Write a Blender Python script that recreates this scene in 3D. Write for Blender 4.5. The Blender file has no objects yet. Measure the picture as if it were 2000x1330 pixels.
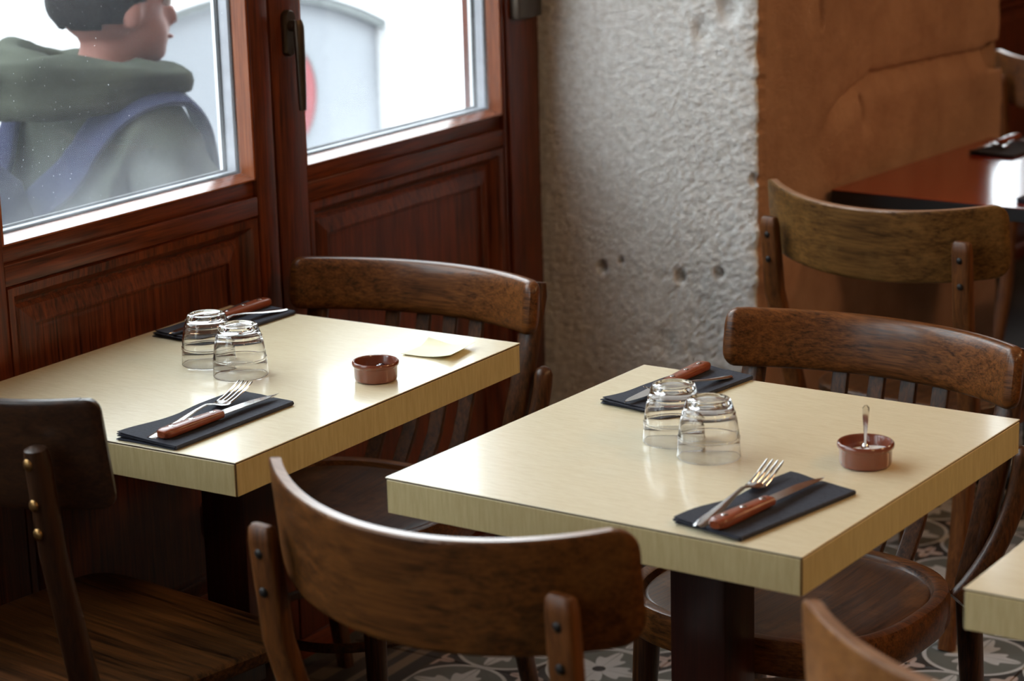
import bpy, bmesh, math, random
from mathutils import Vector, Matrix, noise
PI = math.pi
R = math.radians
random.seed(7)
SC = bpy.context.scene
COL = SC.collection

# ------------------------------------------------------------------ camera, world, lights, exposure
cam_d = bpy.data.cameras.new('camera')
cam = bpy.data.objects.new('camera', cam_d); COL.objects.link(cam)
c_r = Vector((0.84788, 0.52953, -0.02655)); c_u = Vector((-0.10882, 0.22282, 0.96877)); c_f = Vector((-0.51890, 0.81851, -0.24655))
CAM = Vector((2.5441, -2.2935, 1.6644))
cam.matrix_world = Matrix(((c_r.x, c_u.x, -c_f.x, CAM.x), (c_r.y, c_u.y, -c_f.y, CAM.y), (c_r.z, c_u.z, -c_f.z, CAM.z), (0, 0, 0, 1)))
cam_d.sensor_width = 36.0; cam_d.lens = 79.2
cam_d.clip_start = 0.05; cam_d.clip_end = 100
cam_d.dof.use_dof = True; cam_d.dof.focus_distance = 3.42; cam_d.dof.aperture_fstop = 4.6
SC.camera = cam

world = bpy.data.worlds.new('overcast_sky'); SC.world = world; world.use_nodes = True
wn = world.node_tree.nodes; wl = world.node_tree.links
bg = wn['Background']; bg.inputs[0].default_value = (0.86, 0.94, 1.0, 1); bg.inputs[1].default_value = 7.0

def area_lamp(name, loc, size, power, col, target):
    d = bpy.data.lights.new(name, 'AREA'); d.shape = 'DISK'; d.size = size; d.energy = power; d.color = col
    o = bpy.data.objects.new(name, d); COL.objects.link(o); o.location = loc
    o.rotation_euler = (Vector(target) - Vector(loc)).to_track_quat('-Z', 'Y').to_euler()
WARM = (1.0, 0.62, 0.31)
area_lamp('ceiling_lamp', (3.6, 1.2, 2.95), 0.5, 22, WARM, (1.2, 1.4, 0.7))
area_lamp('ceiling_lamp', (3.4, 3.6, 2.95), 0.5, 18, WARM, (0.6, 2.6, 0.8))
area_lamp('ceiling_lamp', (3.8, -1.2, 2.95), 0.5, 14, WARM, (1.5, 0.2, 0.7))
SC.view_settings.view_transform = 'Standard'; SC.view_settings.look = 'None'
SC.view_settings.gamma = 1.0; SC.view_settings.use_curve_mapping = False
SC.view_settings.exposure = 0.15
SC.cycles.use_denoising = True
SC.cycles.max_bounces = 10; SC.cycles.diffuse_bounces = 5; SC.cycles.glossy_bounces = 5
SC.cycles.transmission_bounces = 10; SC.cycles.transparent_max_bounces = 16
SC.cycles.sample_clamp_indirect = 8.0

# ------------------------------------------------------------------ material helpers
class NT:
    def __init__(s, name):
        s.m = bpy.data.materials.new(name); s.m.use_nodes = True
        s.t = s.m.node_tree; s.n = s.t.nodes; s.l = s.t.links
        s.b = s.n['Principled BSDF']; s.out = s.n['Material Output']
    def add(s, typ, **kw):
        n = s.n.new(typ)
        for k, v in kw.items(): setattr(n, k, v)
        return n
    def link(s, a, b): s.l.new(a, b)
    def val(s, sock, v):
        s.b.inputs[sock].default_value = v
    def math(s, op, a, b=None, c=None, clamp=False):
        n = s.add('ShaderNodeMath', operation=op, use_clamp=clamp)
        for i, x in enumerate((a, b, c)):
            if x is None: continue
            if isinstance(x, (int, float)): n.inputs[i].default_value = x
            else: s.link(x, n.inputs[i])
        return n.outputs[0]
    def coords(s, scale=(1, 1, 1), rot=(0, 0, 0), kind='Object', offset_random=0.0):
        tc = s.add('ShaderNodeTexCoord'); mp = s.add('ShaderNodeMapping')
        src = tc.outputs[kind]
        if offset_random:
            oi = s.add('ShaderNodeObjectInfo'); ad = s.add('ShaderNodeVectorMath', operation='ADD')
            mu = s.math('MULTIPLY', oi.outputs['Random'], offset_random)
            s.link(src, ad.inputs[0]); s.link(mu, ad.inputs[1]); src = ad.outputs[0]
        s.link(src, mp.inputs[0]); mp.inputs['Scale'].default_value = scale; mp.inputs['Rotation'].default_value = rot
        return mp.outputs[0]
    def noise(s, vec, scale, detail=4, rough=0.55, dist=0.0):
        n = s.add('ShaderNodeTexNoise'); s.link(vec, n.inputs['Vector'])
        n.inputs['Scale'].default_value = scale; n.inputs['Detail'].default_value = detail
        n.inputs['Roughness'].default_value = rough; n.inputs['Distortion'].default_value = dist
        return n.outputs[0]
    def ramp(s, fac, stops):
        n = s.add('ShaderNodeValToRGB'); s.link(fac, n.inputs[0])
        el = n.color_ramp.elements
        while len(el) < len(stops): el.new(0.5)
        for e, (p, c) in zip(el, stops): e.position = p; e.color = (*c, 1) if len(c) == 3 else c
        return n.outputs[0]
    def mix(s, fac, a, b, blend='MIX'):
        n = s.add('ShaderNodeMix', data_type='RGBA', blend_type=blend)
        for i, x in ((0, fac), (6, a), (7, b)):
            if isinstance(x, (int, float)): n.inputs[i].default_value = x
            elif isinstance(x, tuple): n.inputs[i].default_value = (*x, 1) if len(x) == 3 else x
            else: s.link(x, n.inputs[i])
        return n.outputs[2]
    def bump(s, h, strength=0.3, dist=0.002):
        n = s.add('ShaderNodeBump'); n.inputs['Strength'].default_value = strength; n.inputs['Distance'].default_value = dist
        s.link(h, n.inputs['Height']); s.link(n.outputs[0], s.b.inputs['Normal'])
    def color(s, c):
        if isinstance(c, tuple): s.val('Base Color', (*c, 1))
        else: s.link(c, s.b.inputs['Base Color'])

def simple(name, col, rough=0.5, metal=0.0, coat=0.0, var=0.15, nscale=30, bump=0.0, spec=0.5):
    t = NT(name); v = t.coords()
    f = t.noise(v, nscale, 4)
    t.color(t.ramp(f, [(0.3, tuple(c * (1 - var) for c in col)), (0.7, tuple(min(1, c * (1 + var)) for c in col))]))
    t.val('Roughness', rough); t.val('Metallic', metal); t.val('Coat Weight', coat); t.val('Specular IOR Level', spec)
    if bump: t.bump(f, bump, 0.001)
    return t.m

def wood(name, dark, light, axis='X', rough=0.32, coat=0.25, fine=1.0, wear=0.0, wearcol=(.25, .12, .05), coat_r=.16, spec=.35):
    t = NT(name)
    st = {'X': (1.2, 24, 24), 'Y': (24, 1.2, 24), 'Z': (24, 24, 1.2)}[axis]
    v = t.coords(tuple(x * fine for x in st), offset_random=3.0)
    f1 = t.noise(v, 5.0, 6, 0.62, 0.6)
    v2 = t.coords(tuple(x * fine for x in {'X': (2, 60, 60), 'Y': (60, 2, 60), 'Z': (60, 60, 2)}[axis]), offset_random=5.0)
    f2 = t.noise(v2, 6.0, 3, 0.6)
    v3 = t.coords((1, 1, 1), offset_random=2.0)
    f3 = t.noise(v3, 6.0, 3, 0.5)
    f = t.math('ADD', t.math('MULTIPLY', f1, 0.52), t.math('ADD', t.math('MULTIPLY', f2, 0.42), t.math('MULTIPLY', f3, 0.20)))
    c = t.ramp(f, [(0.44, dark), (0.565, tuple((a + b) / 2 for a, b in zip(dark, light))), (0.68, light)])
    if wear:
        w = t.noise(v3, 9.0, 5, 0.65)
        w = t.ramp(w, [(0.55, (0, 0, 0)), (0.72, (1, 1, 1))])
        c = t.mix(t.math('MULTIPLY', w, wear), c, wearcol)
    t.color(c)
    t.val('Coat Weight', coat); t.val('Coat Roughness', coat_r); t.val('Specular IOR Level', spec)
    r = t.math('ADD', t.math('MULTIPLY', f2, 0.2), rough - 0.1); t.link(r, t.b.inputs['Roughness'])
    t.bump(f2, 0.25, 0.0006)
    return t.m

M = {}
M['frame_z'] = wood('varnished_red_wood_upright', (.030, .0052, .0022), (.150, .029, .0075), 'Z', .36, .12, .8)
M['frame_y'] = wood('varnished_red_wood_across', (.030, .0052, .0022), (.155, .030, .0075), 'Y', .36, .12, .8)
M['panel_z'] = wood('varnished_red_wood_panel', (.024, .0045, .0020), (.165, .034, .0085), 'Z', .40, .10, .7)
M['bead'] = wood('varnished_red_wood_bead_lit', (.17, .043, .013), (.32, .092, .028), 'Z', .34, .2, 1)  # red frame wood, orange because the daylight on it is put into the colour
M['bead_y'] = wood('varnished_red_wood_bead_lit_across', (.13, .034, .012), (.30, .088, .030), 'Y', .26, .45, 1, coat_r=.12, spec=.4)  # same for the level beads: lit tone painted into the wood colour
M['walnut_x'] = wood('dark_bentwood_across', (.030, .0092, .0026), (.185, .064, .0150), 'X', .38, .26, spec=.25)
M['walnut_z'] = wood('dark_bentwood_upright', (.022, .0080, .0032), (.110, .038, .0105), 'Z', .40, .15)
M['walnut_seat'] = wood('dark_bentwood_seat', (.013, .0055, .0032), (.105, .043, .016), 'Y', .40, .18, .9, .65, (.20, .090, .036), spec=.3)
M['brown_x'] = wood('worn_brown_plywood_across', (.038, .0125, .0030), (.150, .052, .0105), 'X', .50, .06, .6, .35, (.20, .085, .022), spec=.2)
M['brown_z'] = wood('worn_brown_wood_upright', (.048, .0150, .0042), (.165, .056, .0130), 'Z', .46, .10, .8, spec=.25)
M['olive_x'] = wood('faded_olive_plywood_across', (.046, .0185, .0042), (.185, .086, .021), 'X', .50, .06, .6, .4, (.25, .135, .040), spec=.2)
M['ply_edge'] = wood('pale_plywood_edge', (.22, .115, .065), (.42, .25, .16), 'X', .32, .4, spec=.5)
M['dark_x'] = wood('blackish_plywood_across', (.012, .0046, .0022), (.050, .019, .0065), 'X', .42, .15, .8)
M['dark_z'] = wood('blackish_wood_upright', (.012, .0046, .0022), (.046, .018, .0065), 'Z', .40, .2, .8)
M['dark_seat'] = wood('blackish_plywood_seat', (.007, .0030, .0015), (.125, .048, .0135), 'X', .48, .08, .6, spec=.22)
M['amber_x'] = wood('light_amber_plywood', (.16, .058, .016), (.34, .140, .042), 'X', .42, .15, .7)
M['redleg'] = wood('dark_red_table_leg', (.020, .0045, .0026), (.050, .0105, .0048), 'Z', .4, .2, .8)
M['handle_wood'] = wood('red_brown_handle_wood', (.14, .030, .011), (.31, .075, .028), 'Y', .30, .4, 2)

def laminate(name, base, streak):
    t = NT(name); v = t.coords((9, 130, 60), offset_random=4.0)
    f = t.noise(v, 3.0, 4, 0.6, 1.2)
    v2 = t.coords((1, 1, 1)); f2 = t.noise(v2, 5.0, 3)
    c = t.ramp(f, [(0.35, streak), (0.6, base)])
    c = t.mix(t.math('MULTIPLY', f2, 0.15), c, streak)
    t.color(c); t.val('Roughness', 0.36); t.val('Coat Weight', 0.5); t.val('Coat Roughness', 0.11); t.val('Specular IOR Level', .5)
    t.bump(f, 0.08, 0.0003)
    return t.m
M['laminate'] = laminate('cream_wood_print_laminate', (.80, .71, .50), (.70, .595, .38))
def band_mat():
    t = NT('cream_laminate_edge'); v = t.coords((40, 40, 4)); f = t.noise(v, 5.0, 4, .6)
    t.color(t.ramp(f, [(.35, (.50, .39, .19)), (.65, (.59, .48, .25))])); t.val('Roughness', .42)
    return t.m
M['edge'] = band_mat()
M['seam'] = simple('dark_glue_seam', (.030, .014, .010), .6)
M['napkin'] = simple('black_paper_napkin', (.024, .027, .042), .85, 0, 0, .25, 220, .5)
M['steel'] = simple('polished_steel', (.72, .71, .70), .16, 1.0, 0, .05)
M['terracotta'] = simple('glazed_terracotta', (.19, .050, .026), .22, 0, .5, .15, 14)
M['salt'] = simple('white_salt', (.80, .78, .76), .8, 0, 0, .1, 300, .8)
M['residue'] = simple('dark_glossy_residue', (.035, .012, .014), .12, 0, .4, .5, 40)
M['paper'] = simple('pale_yellow_paper', (.90, .88, .64), .75, 0, 0, .03, 20)
M['bronze'] = simple('dark_bronze', (.075, .055, .040), .35, .8, 0, .2, 20)
M['brass'] = simple('dull_brass', (.30, .17, .06), .38, .9, 0, .3, 60)
M['bolt'] = simple('blackened_bolt', (.012, .009, .008), .5, .4)
M['red_top'] = wood('red_lacquered_top', (.23, .024, .008), (.29, .033, .010), 'X', .16, .6, .6)
M['black_edge'] = simple('black_table_edge', (.008, .007, .008), .5)
M['rubber'] = simple('black_gasket', (.012, .012, .014), .6)
M['spacer'] = simple('grey_metal_spacer', (.30, .31, .34), .45, .2)
M['white_paint'] = simple('white_outer_paint', (.82, .83, .84), .6, 0, 0, .03, 8)
M['facade'] = simple('white_plaster_facade', (.84, .85, .86), .85, 0, 0, .03, 3)
M['gate'] = simple('pale_grey_gate_paint', (.245, .26, .285), .6, 0, 0, .03, 2)
M['gate_rim'] = simple('grey_gate_rim', (.14, .155, .155), .6)
M['sign'] = simple('faded_red_sign', (.26, .018, .026), .4, 0, 0, .06, 4)
M['pave'] = simple('grey_pavement', (.34, .34, .35), .9, 0, 0, .2, 12)
M['ceiling'] = simple('cream_ceiling', (.55, .48, .38), .9)
M['room_wall'] = simple('brown_plaster', (.20, .125, .075), .9, 0, 0, .2, 3)
M['skin'] = simple('skin', (.30, .135, .105), .6, 0, 0, .06, 12, 0, .2)
M['hair'] = simple('dark_hair', (.012, .010, .010), .7, 0, 0, .5, 120, .8, .1)
M['jacket'] = simple('grey_green_jacket', (.070, .078, .060), .95, 0, 0, .30, 7, .5, .05)
M['hood_cloth'] = simple('grey_green_hood', (.048, .053, .040), .95, 0, 0, .40, 9, .5, .05)
M['trousers'] = simple('dark_trousers', (.03, .033, .045), .9, spec=.1)
M['shoe'] = simple('black_shoe', (.02, .02, .02), .6)
M['bag'] = simple('slate_blue_backpack', (.028, .032, .062), .9, 0, 0, .3, 10, .4, .05)
M['strap'] = simple('slate_blue_strap', (.030, .034, .072), .9, 0, 0, .15, 20, 0, .05)
M['eye'] = simple('eye_white', (.7, .68, .66), .3)
M['lip'] = simple('lip', (.40, .15, .13), .5)

def glass_mat():
    t = NT('clear_glass'); v = t.coords((1, 1, 1)); f = t.noise(v, 8, 2)
    t.color((1, 1, 1)); t.val('Transmission Weight', 1.0); t.val('IOR', 1.42)
    t.link(t.math('MULTIPLY', f, 0.004), t.b.inputs['Roughness'])
    return t.m
M['glass'] = glass_mat()
def pane_mat():
    # a window pane: sees through, mirrors at grazing angles, dust lies towards the bottom and in specks
    t = NT('dusty_window_glass')
    tr = t.add('ShaderNodeBsdfTransparent'); tr.inputs[0].default_value = (.97, .985, .98, 1)
    gl = t.add('ShaderNodeBsdfGlossy'); gl.inputs['Roughness'].default_value = 0.02
    lw_ = t.add('ShaderNodeLayerWeight'); lw_.inputs[0].default_value = .5
    fres = t.math('ADD', t.math('MULTIPLY', t.math('POWER', lw_.outputs['Facing'], 5.0), .96), .04)
    mx = t.add('ShaderNodeMixShader'); t.link(fres, mx.inputs[0]); t.link(tr.outputs[0], mx.inputs[1]); t.link(gl.outputs[0], mx.inputs[2])
    df = t.add('ShaderNodeBsdfTranslucent'); df.inputs[0].default_value = (.85, .88, .92, 1)
    v = t.coords((1, 1, 1))
    sx = t.add('ShaderNodeSeparateXYZ'); t.link(v, sx.inputs[0])
    low = t.math('SUBTRACT', 1.0, t.math('DIVIDE', t.math('SUBTRACT', sx.outputs[2], .96), .22), clamp=True)
    cloud = t.noise(v, 9, 5, .6)
    haze = t.math('MULTIPLY', t.math('MULTIPLY', t.math('POWER', low, 2.0), cloud), .13)
    sp = t.noise(v, 260, 2, .5)
    spk = t.math('MULTIPLY', t.math('GREATER_THAN', sp, .735), .30)
    fac = t.math('ADD', t.math('ADD', haze, spk), .010, clamp=True)
    m2 = t.add('ShaderNodeMixShader'); t.link(fac, m2.inputs[0]); t.link(mx.outputs[0], m2.inputs[1]); t.link(df.outputs[0], m2.inputs[2])
    t.link(m2.outputs[0], t.out.inputs['Surface'])
    return t.m
M['pane'] = pane_mat()

def stone_mat():
    t = NT('tooled_limestone'); v = t.coords()
    sx = t.add('ShaderNodeSeparateXYZ'); t.link(v, sx.inputs[0])
    n1 = t.noise(v, 7, 5, .6); n2 = t.noise(v, 60, 4, .6)
    pale = t.ramp(n2, [(.3, (.68, .64, .60)), (.62, (.90, .88, .86))])
    pale = t.mix(t.math('MULTIPLY', n1, .22), pale, (.62, .51, .40))
    ochre = t.ramp(n1, [(.32, (.40, .210, .135)), (.65, (.53, .300, .195))])
    ochre = t.mix(t.math('MULTIPLY', n2, .3), ochre, (.36, .20, .10))
    # the side towards the room is coloured ochre: from the arris inwards
    e = t.math('ADD', t.math('ADD', sx.outputs[0], sx.outputs[1]), t.math('MULTIPLY', t.math('SUBTRACT', n2, .5), .012))
    side = t.math('MULTIPLY', t.math('GREATER_THAN', e, 2.391), 1.0)
    t.color(t.mix(side, pale, ochre)); t.val('Roughness', .9); t.val('Specular IOR Level', .2)
    vv = t.coords((40, 40, 130), (0, R(-20), 0)); nb = t.noise(vv, 3.0, 4, .6, .4)
    t.bump(t.math('ADD', nb, t.math('MULTIPLY', n2, .9)), 1.0, .0050)
    return t.m
M['stone'] = stone_mat()

def tile_mat(name, border):
    t = NT(name)
    tc = t.add('ShaderNodeTexCoord'); sx = t.add('ShaderNodeSeparateXYZ'); t.link(tc.outputs['Object'], sx.inputs[0])
    x, y = sx.outputs[0], sx.outputs[1]
    dark, grey, white, pink = (.022, .019, .018), (.105, .11, .098), (.46, .45, .45), (.42, .32, .29)
    wear = t.noise(t.coords(), 25, 4)
    if border:
        a = t.math('ABSOLUTE', x)
        s1 = t.math('LESS_THAN', t.math('ABSOLUTE', t.math('SUBTRACT', x, .055)), .013)
        s2 = t.math('LESS_THAN', t.math('ABSOLUTE', t.math('SUBTRACT', x, .015)), .008)
        s3 = t.math('LESS_THAN', t.math('ABSOLUTE', t.math('ADD', x, .05)), .02)
        c = t.mix(s1, dark, (.20, .155, .11)); c = t.mix(s2, c, (.16, .125, .09)); c = t.mix(s3, c, (.13, .10, .075))
    else:
        def polar(cx, cy):
            dx = t.math('SUBTRACT', x, cx); dy = t.math('SUBTRACT', y, cy)
            r = t.math('SQRT', t.math('ADD', t.math('MULTIPLY', dx, dx), t.math('MULTIPLY', dy, dy)))
            return r, t.math('ARCTAN2', dy, dx)
        r, th = polar(0, 0)
        lob = t.math('ADD', t.math('MULTIPLY', t.math('COSINE', t.math('MULTIPLY', th, 4)), .020), t.math('MULTIPLY', t.math('COSINE', t.math('MULTIPLY', th, 12)), .011))
        leaf = t.math('LESS_THAN', r, t.math('ADD', lob, .058))
        eye = t.math('LESS_THAN', r, .013)
        vein = t.math('LESS_THAN', t.math('ABSOLUTE', t.math('SINE', t.math('MULTIPLY', th, 4))), .05)
        ring = t.math('LESS_THAN', t.math('ABSOLUTE', t.math('SUBTRACT', r, .098)), .004)
        field = t.math('LESS_THAN', r, .096)
        c = t.mix(field, dark, grey); c = t.mix(ring, c, white)
        c = t.mix(leaf, c, white); c = t.mix(t.math('MULTIPLY', leaf, vein), c, grey); c = t.mix(eye, c, dark)
        for sx_ in (-1, 1):
            for sy_ in (-1, 1):
                r2, th2 = polar(.1 * sx_, .1 * sy_)
                fl = t.math('LESS_THAN', r2, t.math('ADD', t.math('MULTIPLY', t.math('COSINE', t.math('MULTIPLY', th2, 4)), .010), .026))
                c = t.mix(fl, c, pink)
                dot = t.math('LESS_THAN', r2, .006); c = t.mix(dot, c, dark)
    c = t.mix(t.math('MULTIPLY', wear, .3), c, (.10, .09, .08))
    t.color(c); t.val('Roughness', .5)
    return t.m
M['tile'] = tile_mat('patterned_cement_tile', False)
M['tile_border'] = tile_mat('striped_border_tile', True)
M['grout'] = simple('grey_grout', (.075, .07, .065), .8)
M['terrazzo'] = simple('plain_cement_floor', (.045, .042, .040), .85, spec=.2)

# ------------------------------------------------------------------ mesh helpers
def mk(name, bm, mat, parent=None, smooth=True, loc=None, angle=40):
    bmesh.ops.recalc_face_normals(bm, faces=bm.faces[:])
    me = bpy.data.meshes.new(name); bm.to_mesh(me); bm.free()
    mats = mat if isinstance(mat, (list, tuple)) else [mat]
    for m in mats: me.materials.append(m)
    if smooth:
        me.shade_smooth()
        try: me.set_sharp_from_angle(angle=R(angle))
        except Exception: pass
    o = bpy.data.objects.new(name, me); COL.objects.link(o)
    if parent: o.parent = parent
    if loc is not None: o.location = loc
    return o
def thing(name, label, cat, loc=(0, 0, 0), rz=0.0, group=None):
    o = bpy.data.objects.new(name, None); COL.objects.link(o); o.empty_display_size = .05
    o.location = loc; o.rotation_euler = (0, 0, rz); o['label'] = label; o['category'] = cat
    if group: o['group'] = group
    return o
def tag(o, label, cat, group=None):
    o['label'] = label; o['category'] = cat
    if group: o['group'] = group
    return o
def structure(name, bm, mat, parent=None, smooth=False, **kw):
    o = mk(name, bm, mat, parent, smooth, **kw)
    if parent is None: o['kind'] = 'structure'
    return o
def copy_tree(o, parent=None):
    c = o.copy(); COL.objects.link(c)
    if parent: c.parent = parent
    for ch in list(o.children): copy_tree(ch, c)
    return c
def box(bm, x0, x1, y0, y1, z0, z1, bev=0.0, seg=2):
    vs = [bm.verts.new(p) for p in ((x0, y0, z0), (x1, y0, z0), (x1, y1, z0), (x0, y1, z0), (x0, y0, z1), (x1, y0, z1), (x1, y1, z1), (x0, y1, z1))]
    fs = [bm.faces.new([vs[i] for i in f]) for f in ((3, 2, 1, 0), (4, 5, 6, 7), (0, 1, 5, 4), (1, 2, 6, 5), (2, 3, 7, 6), (3, 0, 4, 7))]
    if bev:
        es = list({e for f in fs for e in f.edges})
        bmesh.ops.bevel(bm, geom=es, offset=bev, segments=seg, profile=.5, affect='EDGES', clamp_overlap=True)
    return bm
def B(*a, **k): return box(bmesh.new(), *a, **k)
def loft(bm, rings, closed=True, caps=True):
    vr = [[bm.verts.new(p) for p in r] for r in rings]
    n = len(vr[0])
    for a, b in zip(vr, vr[1:]):
        for i in range(n if closed else n - 1):
            j = (i + 1) % n
            bm.faces.new((a[i], a[j], b[j], b[i]))
    if caps:
        bm.faces.new(vr[0][::-1]); bm.faces.new(vr[-1])
    return vr
def sect(n, power):
    out = []
    for i in range(n):
        a = 2 * PI * (i + .5) / n; c, s = math.cos(a), math.sin(a)
        out.append((math.copysign(abs(c) ** (2 / power), c), math.copysign(abs(s) ** (2 / power), s)))
    return out
def tube(bm, pts, rad, n=12, side=None, power=2.0, rad2=None, caps=True):
    """sweep along pts; rad across 'side', rad2 the other way"""
    pts = [Vector(p) for p in pts]; S = sect(n, power); rings = []
    if isinstance(rad, (int, float)): rad = [rad] * len(pts)
    if rad2 is None: rad2 = rad
    if isinstance(rad2, (int, float)): rad2 = [rad2] * len(pts)
    prev = None
    for i, p in enumerate(pts):
        t = (pts[min(i + 1, len(pts) - 1)] - pts[max(i - 1, 0)]).normalized()
        if side is not None: a = Vector(side)
        elif prev is not None: a = prev
        else: a = Vector((1, 0, 0)) if abs(t.x) < .9 else Vector((0, 1, 0))
        a = (a - t * a.dot(t)).normalized(); b = t.cross(a); prev = a
        rings.append([p + a * (u * rad[i]) + b * (v * rad2[i]) for u, v in S])
    loft(bm, rings, True, caps)
    return bm
def lathe(bm, prof, n=32, center=(0, 0, 0), close=False):
    cx, cy, cz = center; rings = []
    vr = []
    for r, z in prof:
        if r < 1e-6: vr.append([bm.verts.new((cx, cy, cz + z))])
        else: vr.append([bm.verts.new((cx + r * math.cos(2 * PI * i / n), cy + r * math.sin(2 * PI * i / n), cz + z)) for i in range(n)])
    pairs = list(zip(vr, vr[1:]))
    if close: pairs.append((vr[-1], vr[0]))
    for a, b in pairs:
        if len(a) == 1 and len(b) == 1: continue
        for i in range(n):
            j = (i + 1) % n
            if len(a) == 1: bm.faces.new((a[0], b[j], b[i]))
            elif len(b) == 1: bm.faces.new((a[i], a[j], b[0]))
            else: bm.faces.new((a[i], a[j], b[j], b[i]))
    return bm
def ball(bm, c, r, sx=1, sy=1, sz=1, seg=10, rng=7):
    g = bmesh.ops.create_uvsphere(bm, u_segments=seg, v_segments=rng, radius=r)
    for v in g['verts']: v.co = Vector((v.co.x * sx + c[0], v.co.y * sy + c[1], v.co.z * sz + c[2]))
    return bm
def bez(p0, p1, p2, p3, n):
    p0, p1, p2, p3 = map(Vector, (p0, p1, p2, p3)); out = []
    for i in range(n + 1):
        t = i / n; u = 1 - t
        out.append(p0 * u ** 3 + p1 * 3 * u * u * t + p2 * 3 * u * t * t + p3 * t ** 3)
    return out
def sm(a, b, x):
    t = max(0.0, min(1.0, (x - a) / (b - a))); return t * t * (3 - 2 * t)

# ------------------------------------------------------------------ room shell
X1, Y0, Y1, ZC = 4.6, -4.2, 5.6, 3.1
structure('ceiling', B(-.3, X1 + .15, Y0 - .15, Y1 + .15, ZC, ZC + .15), M['ceiling'])
structure('wall_right', B(X1, X1 + .15, Y0 - .15, Y1 + .15, -.1, ZC), M['room_wall'])
structure('wall_back', B(-.1, X1, Y0 - .15, Y0, -.1, ZC), M['room_wall'])
structure('wall_far', B(-.1, X1, Y1, Y1 + .15, -.1, ZC), M['panel_z'])
floor = structure('floor', B(-.3, X1, Y0, Y1, -.10, -.004), M['terrazzo'])
# patterned tiles, each a piece of the floor, where the photograph shows the floor
TS = .2
tb = B(-TS / 2 + .001, TS / 2 - .001, -TS / 2 + .001, TS / 2 - .001, -.010, 0, .0012, 1)
t0 = mk('tile', tb, M['tile'], floor, False, (-50, 0, 0))
tbb = B(-TS / 2 + .001, TS / 2 - .001, -TS / 2 + .001, TS / 2 - .001, -.010, 0, .0012, 1)
t1 = mk('tile', tbb, M['tile_border'], floor, False, (-50, 0, 0))
first = {0: t0, 1: t1}; used = set()
for j in range(0, 18):
    for i in range(0, 9):
        x = .13 + i * TS; y = .36 + j * TS
        if y > 1.85 - .1 and x < .53 + .1: continue
        k = 1 if i == 0 else 0
        o = first[k] if k not in used else first[k].copy()
        if k in used: COL.objects.link(o)
        used.add(k); o.location = (x, y, 0.0); o.rotation_euler = (0, 0, 0 if k else random.choice((0, PI / 2, PI, -PI / 2)))

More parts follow.
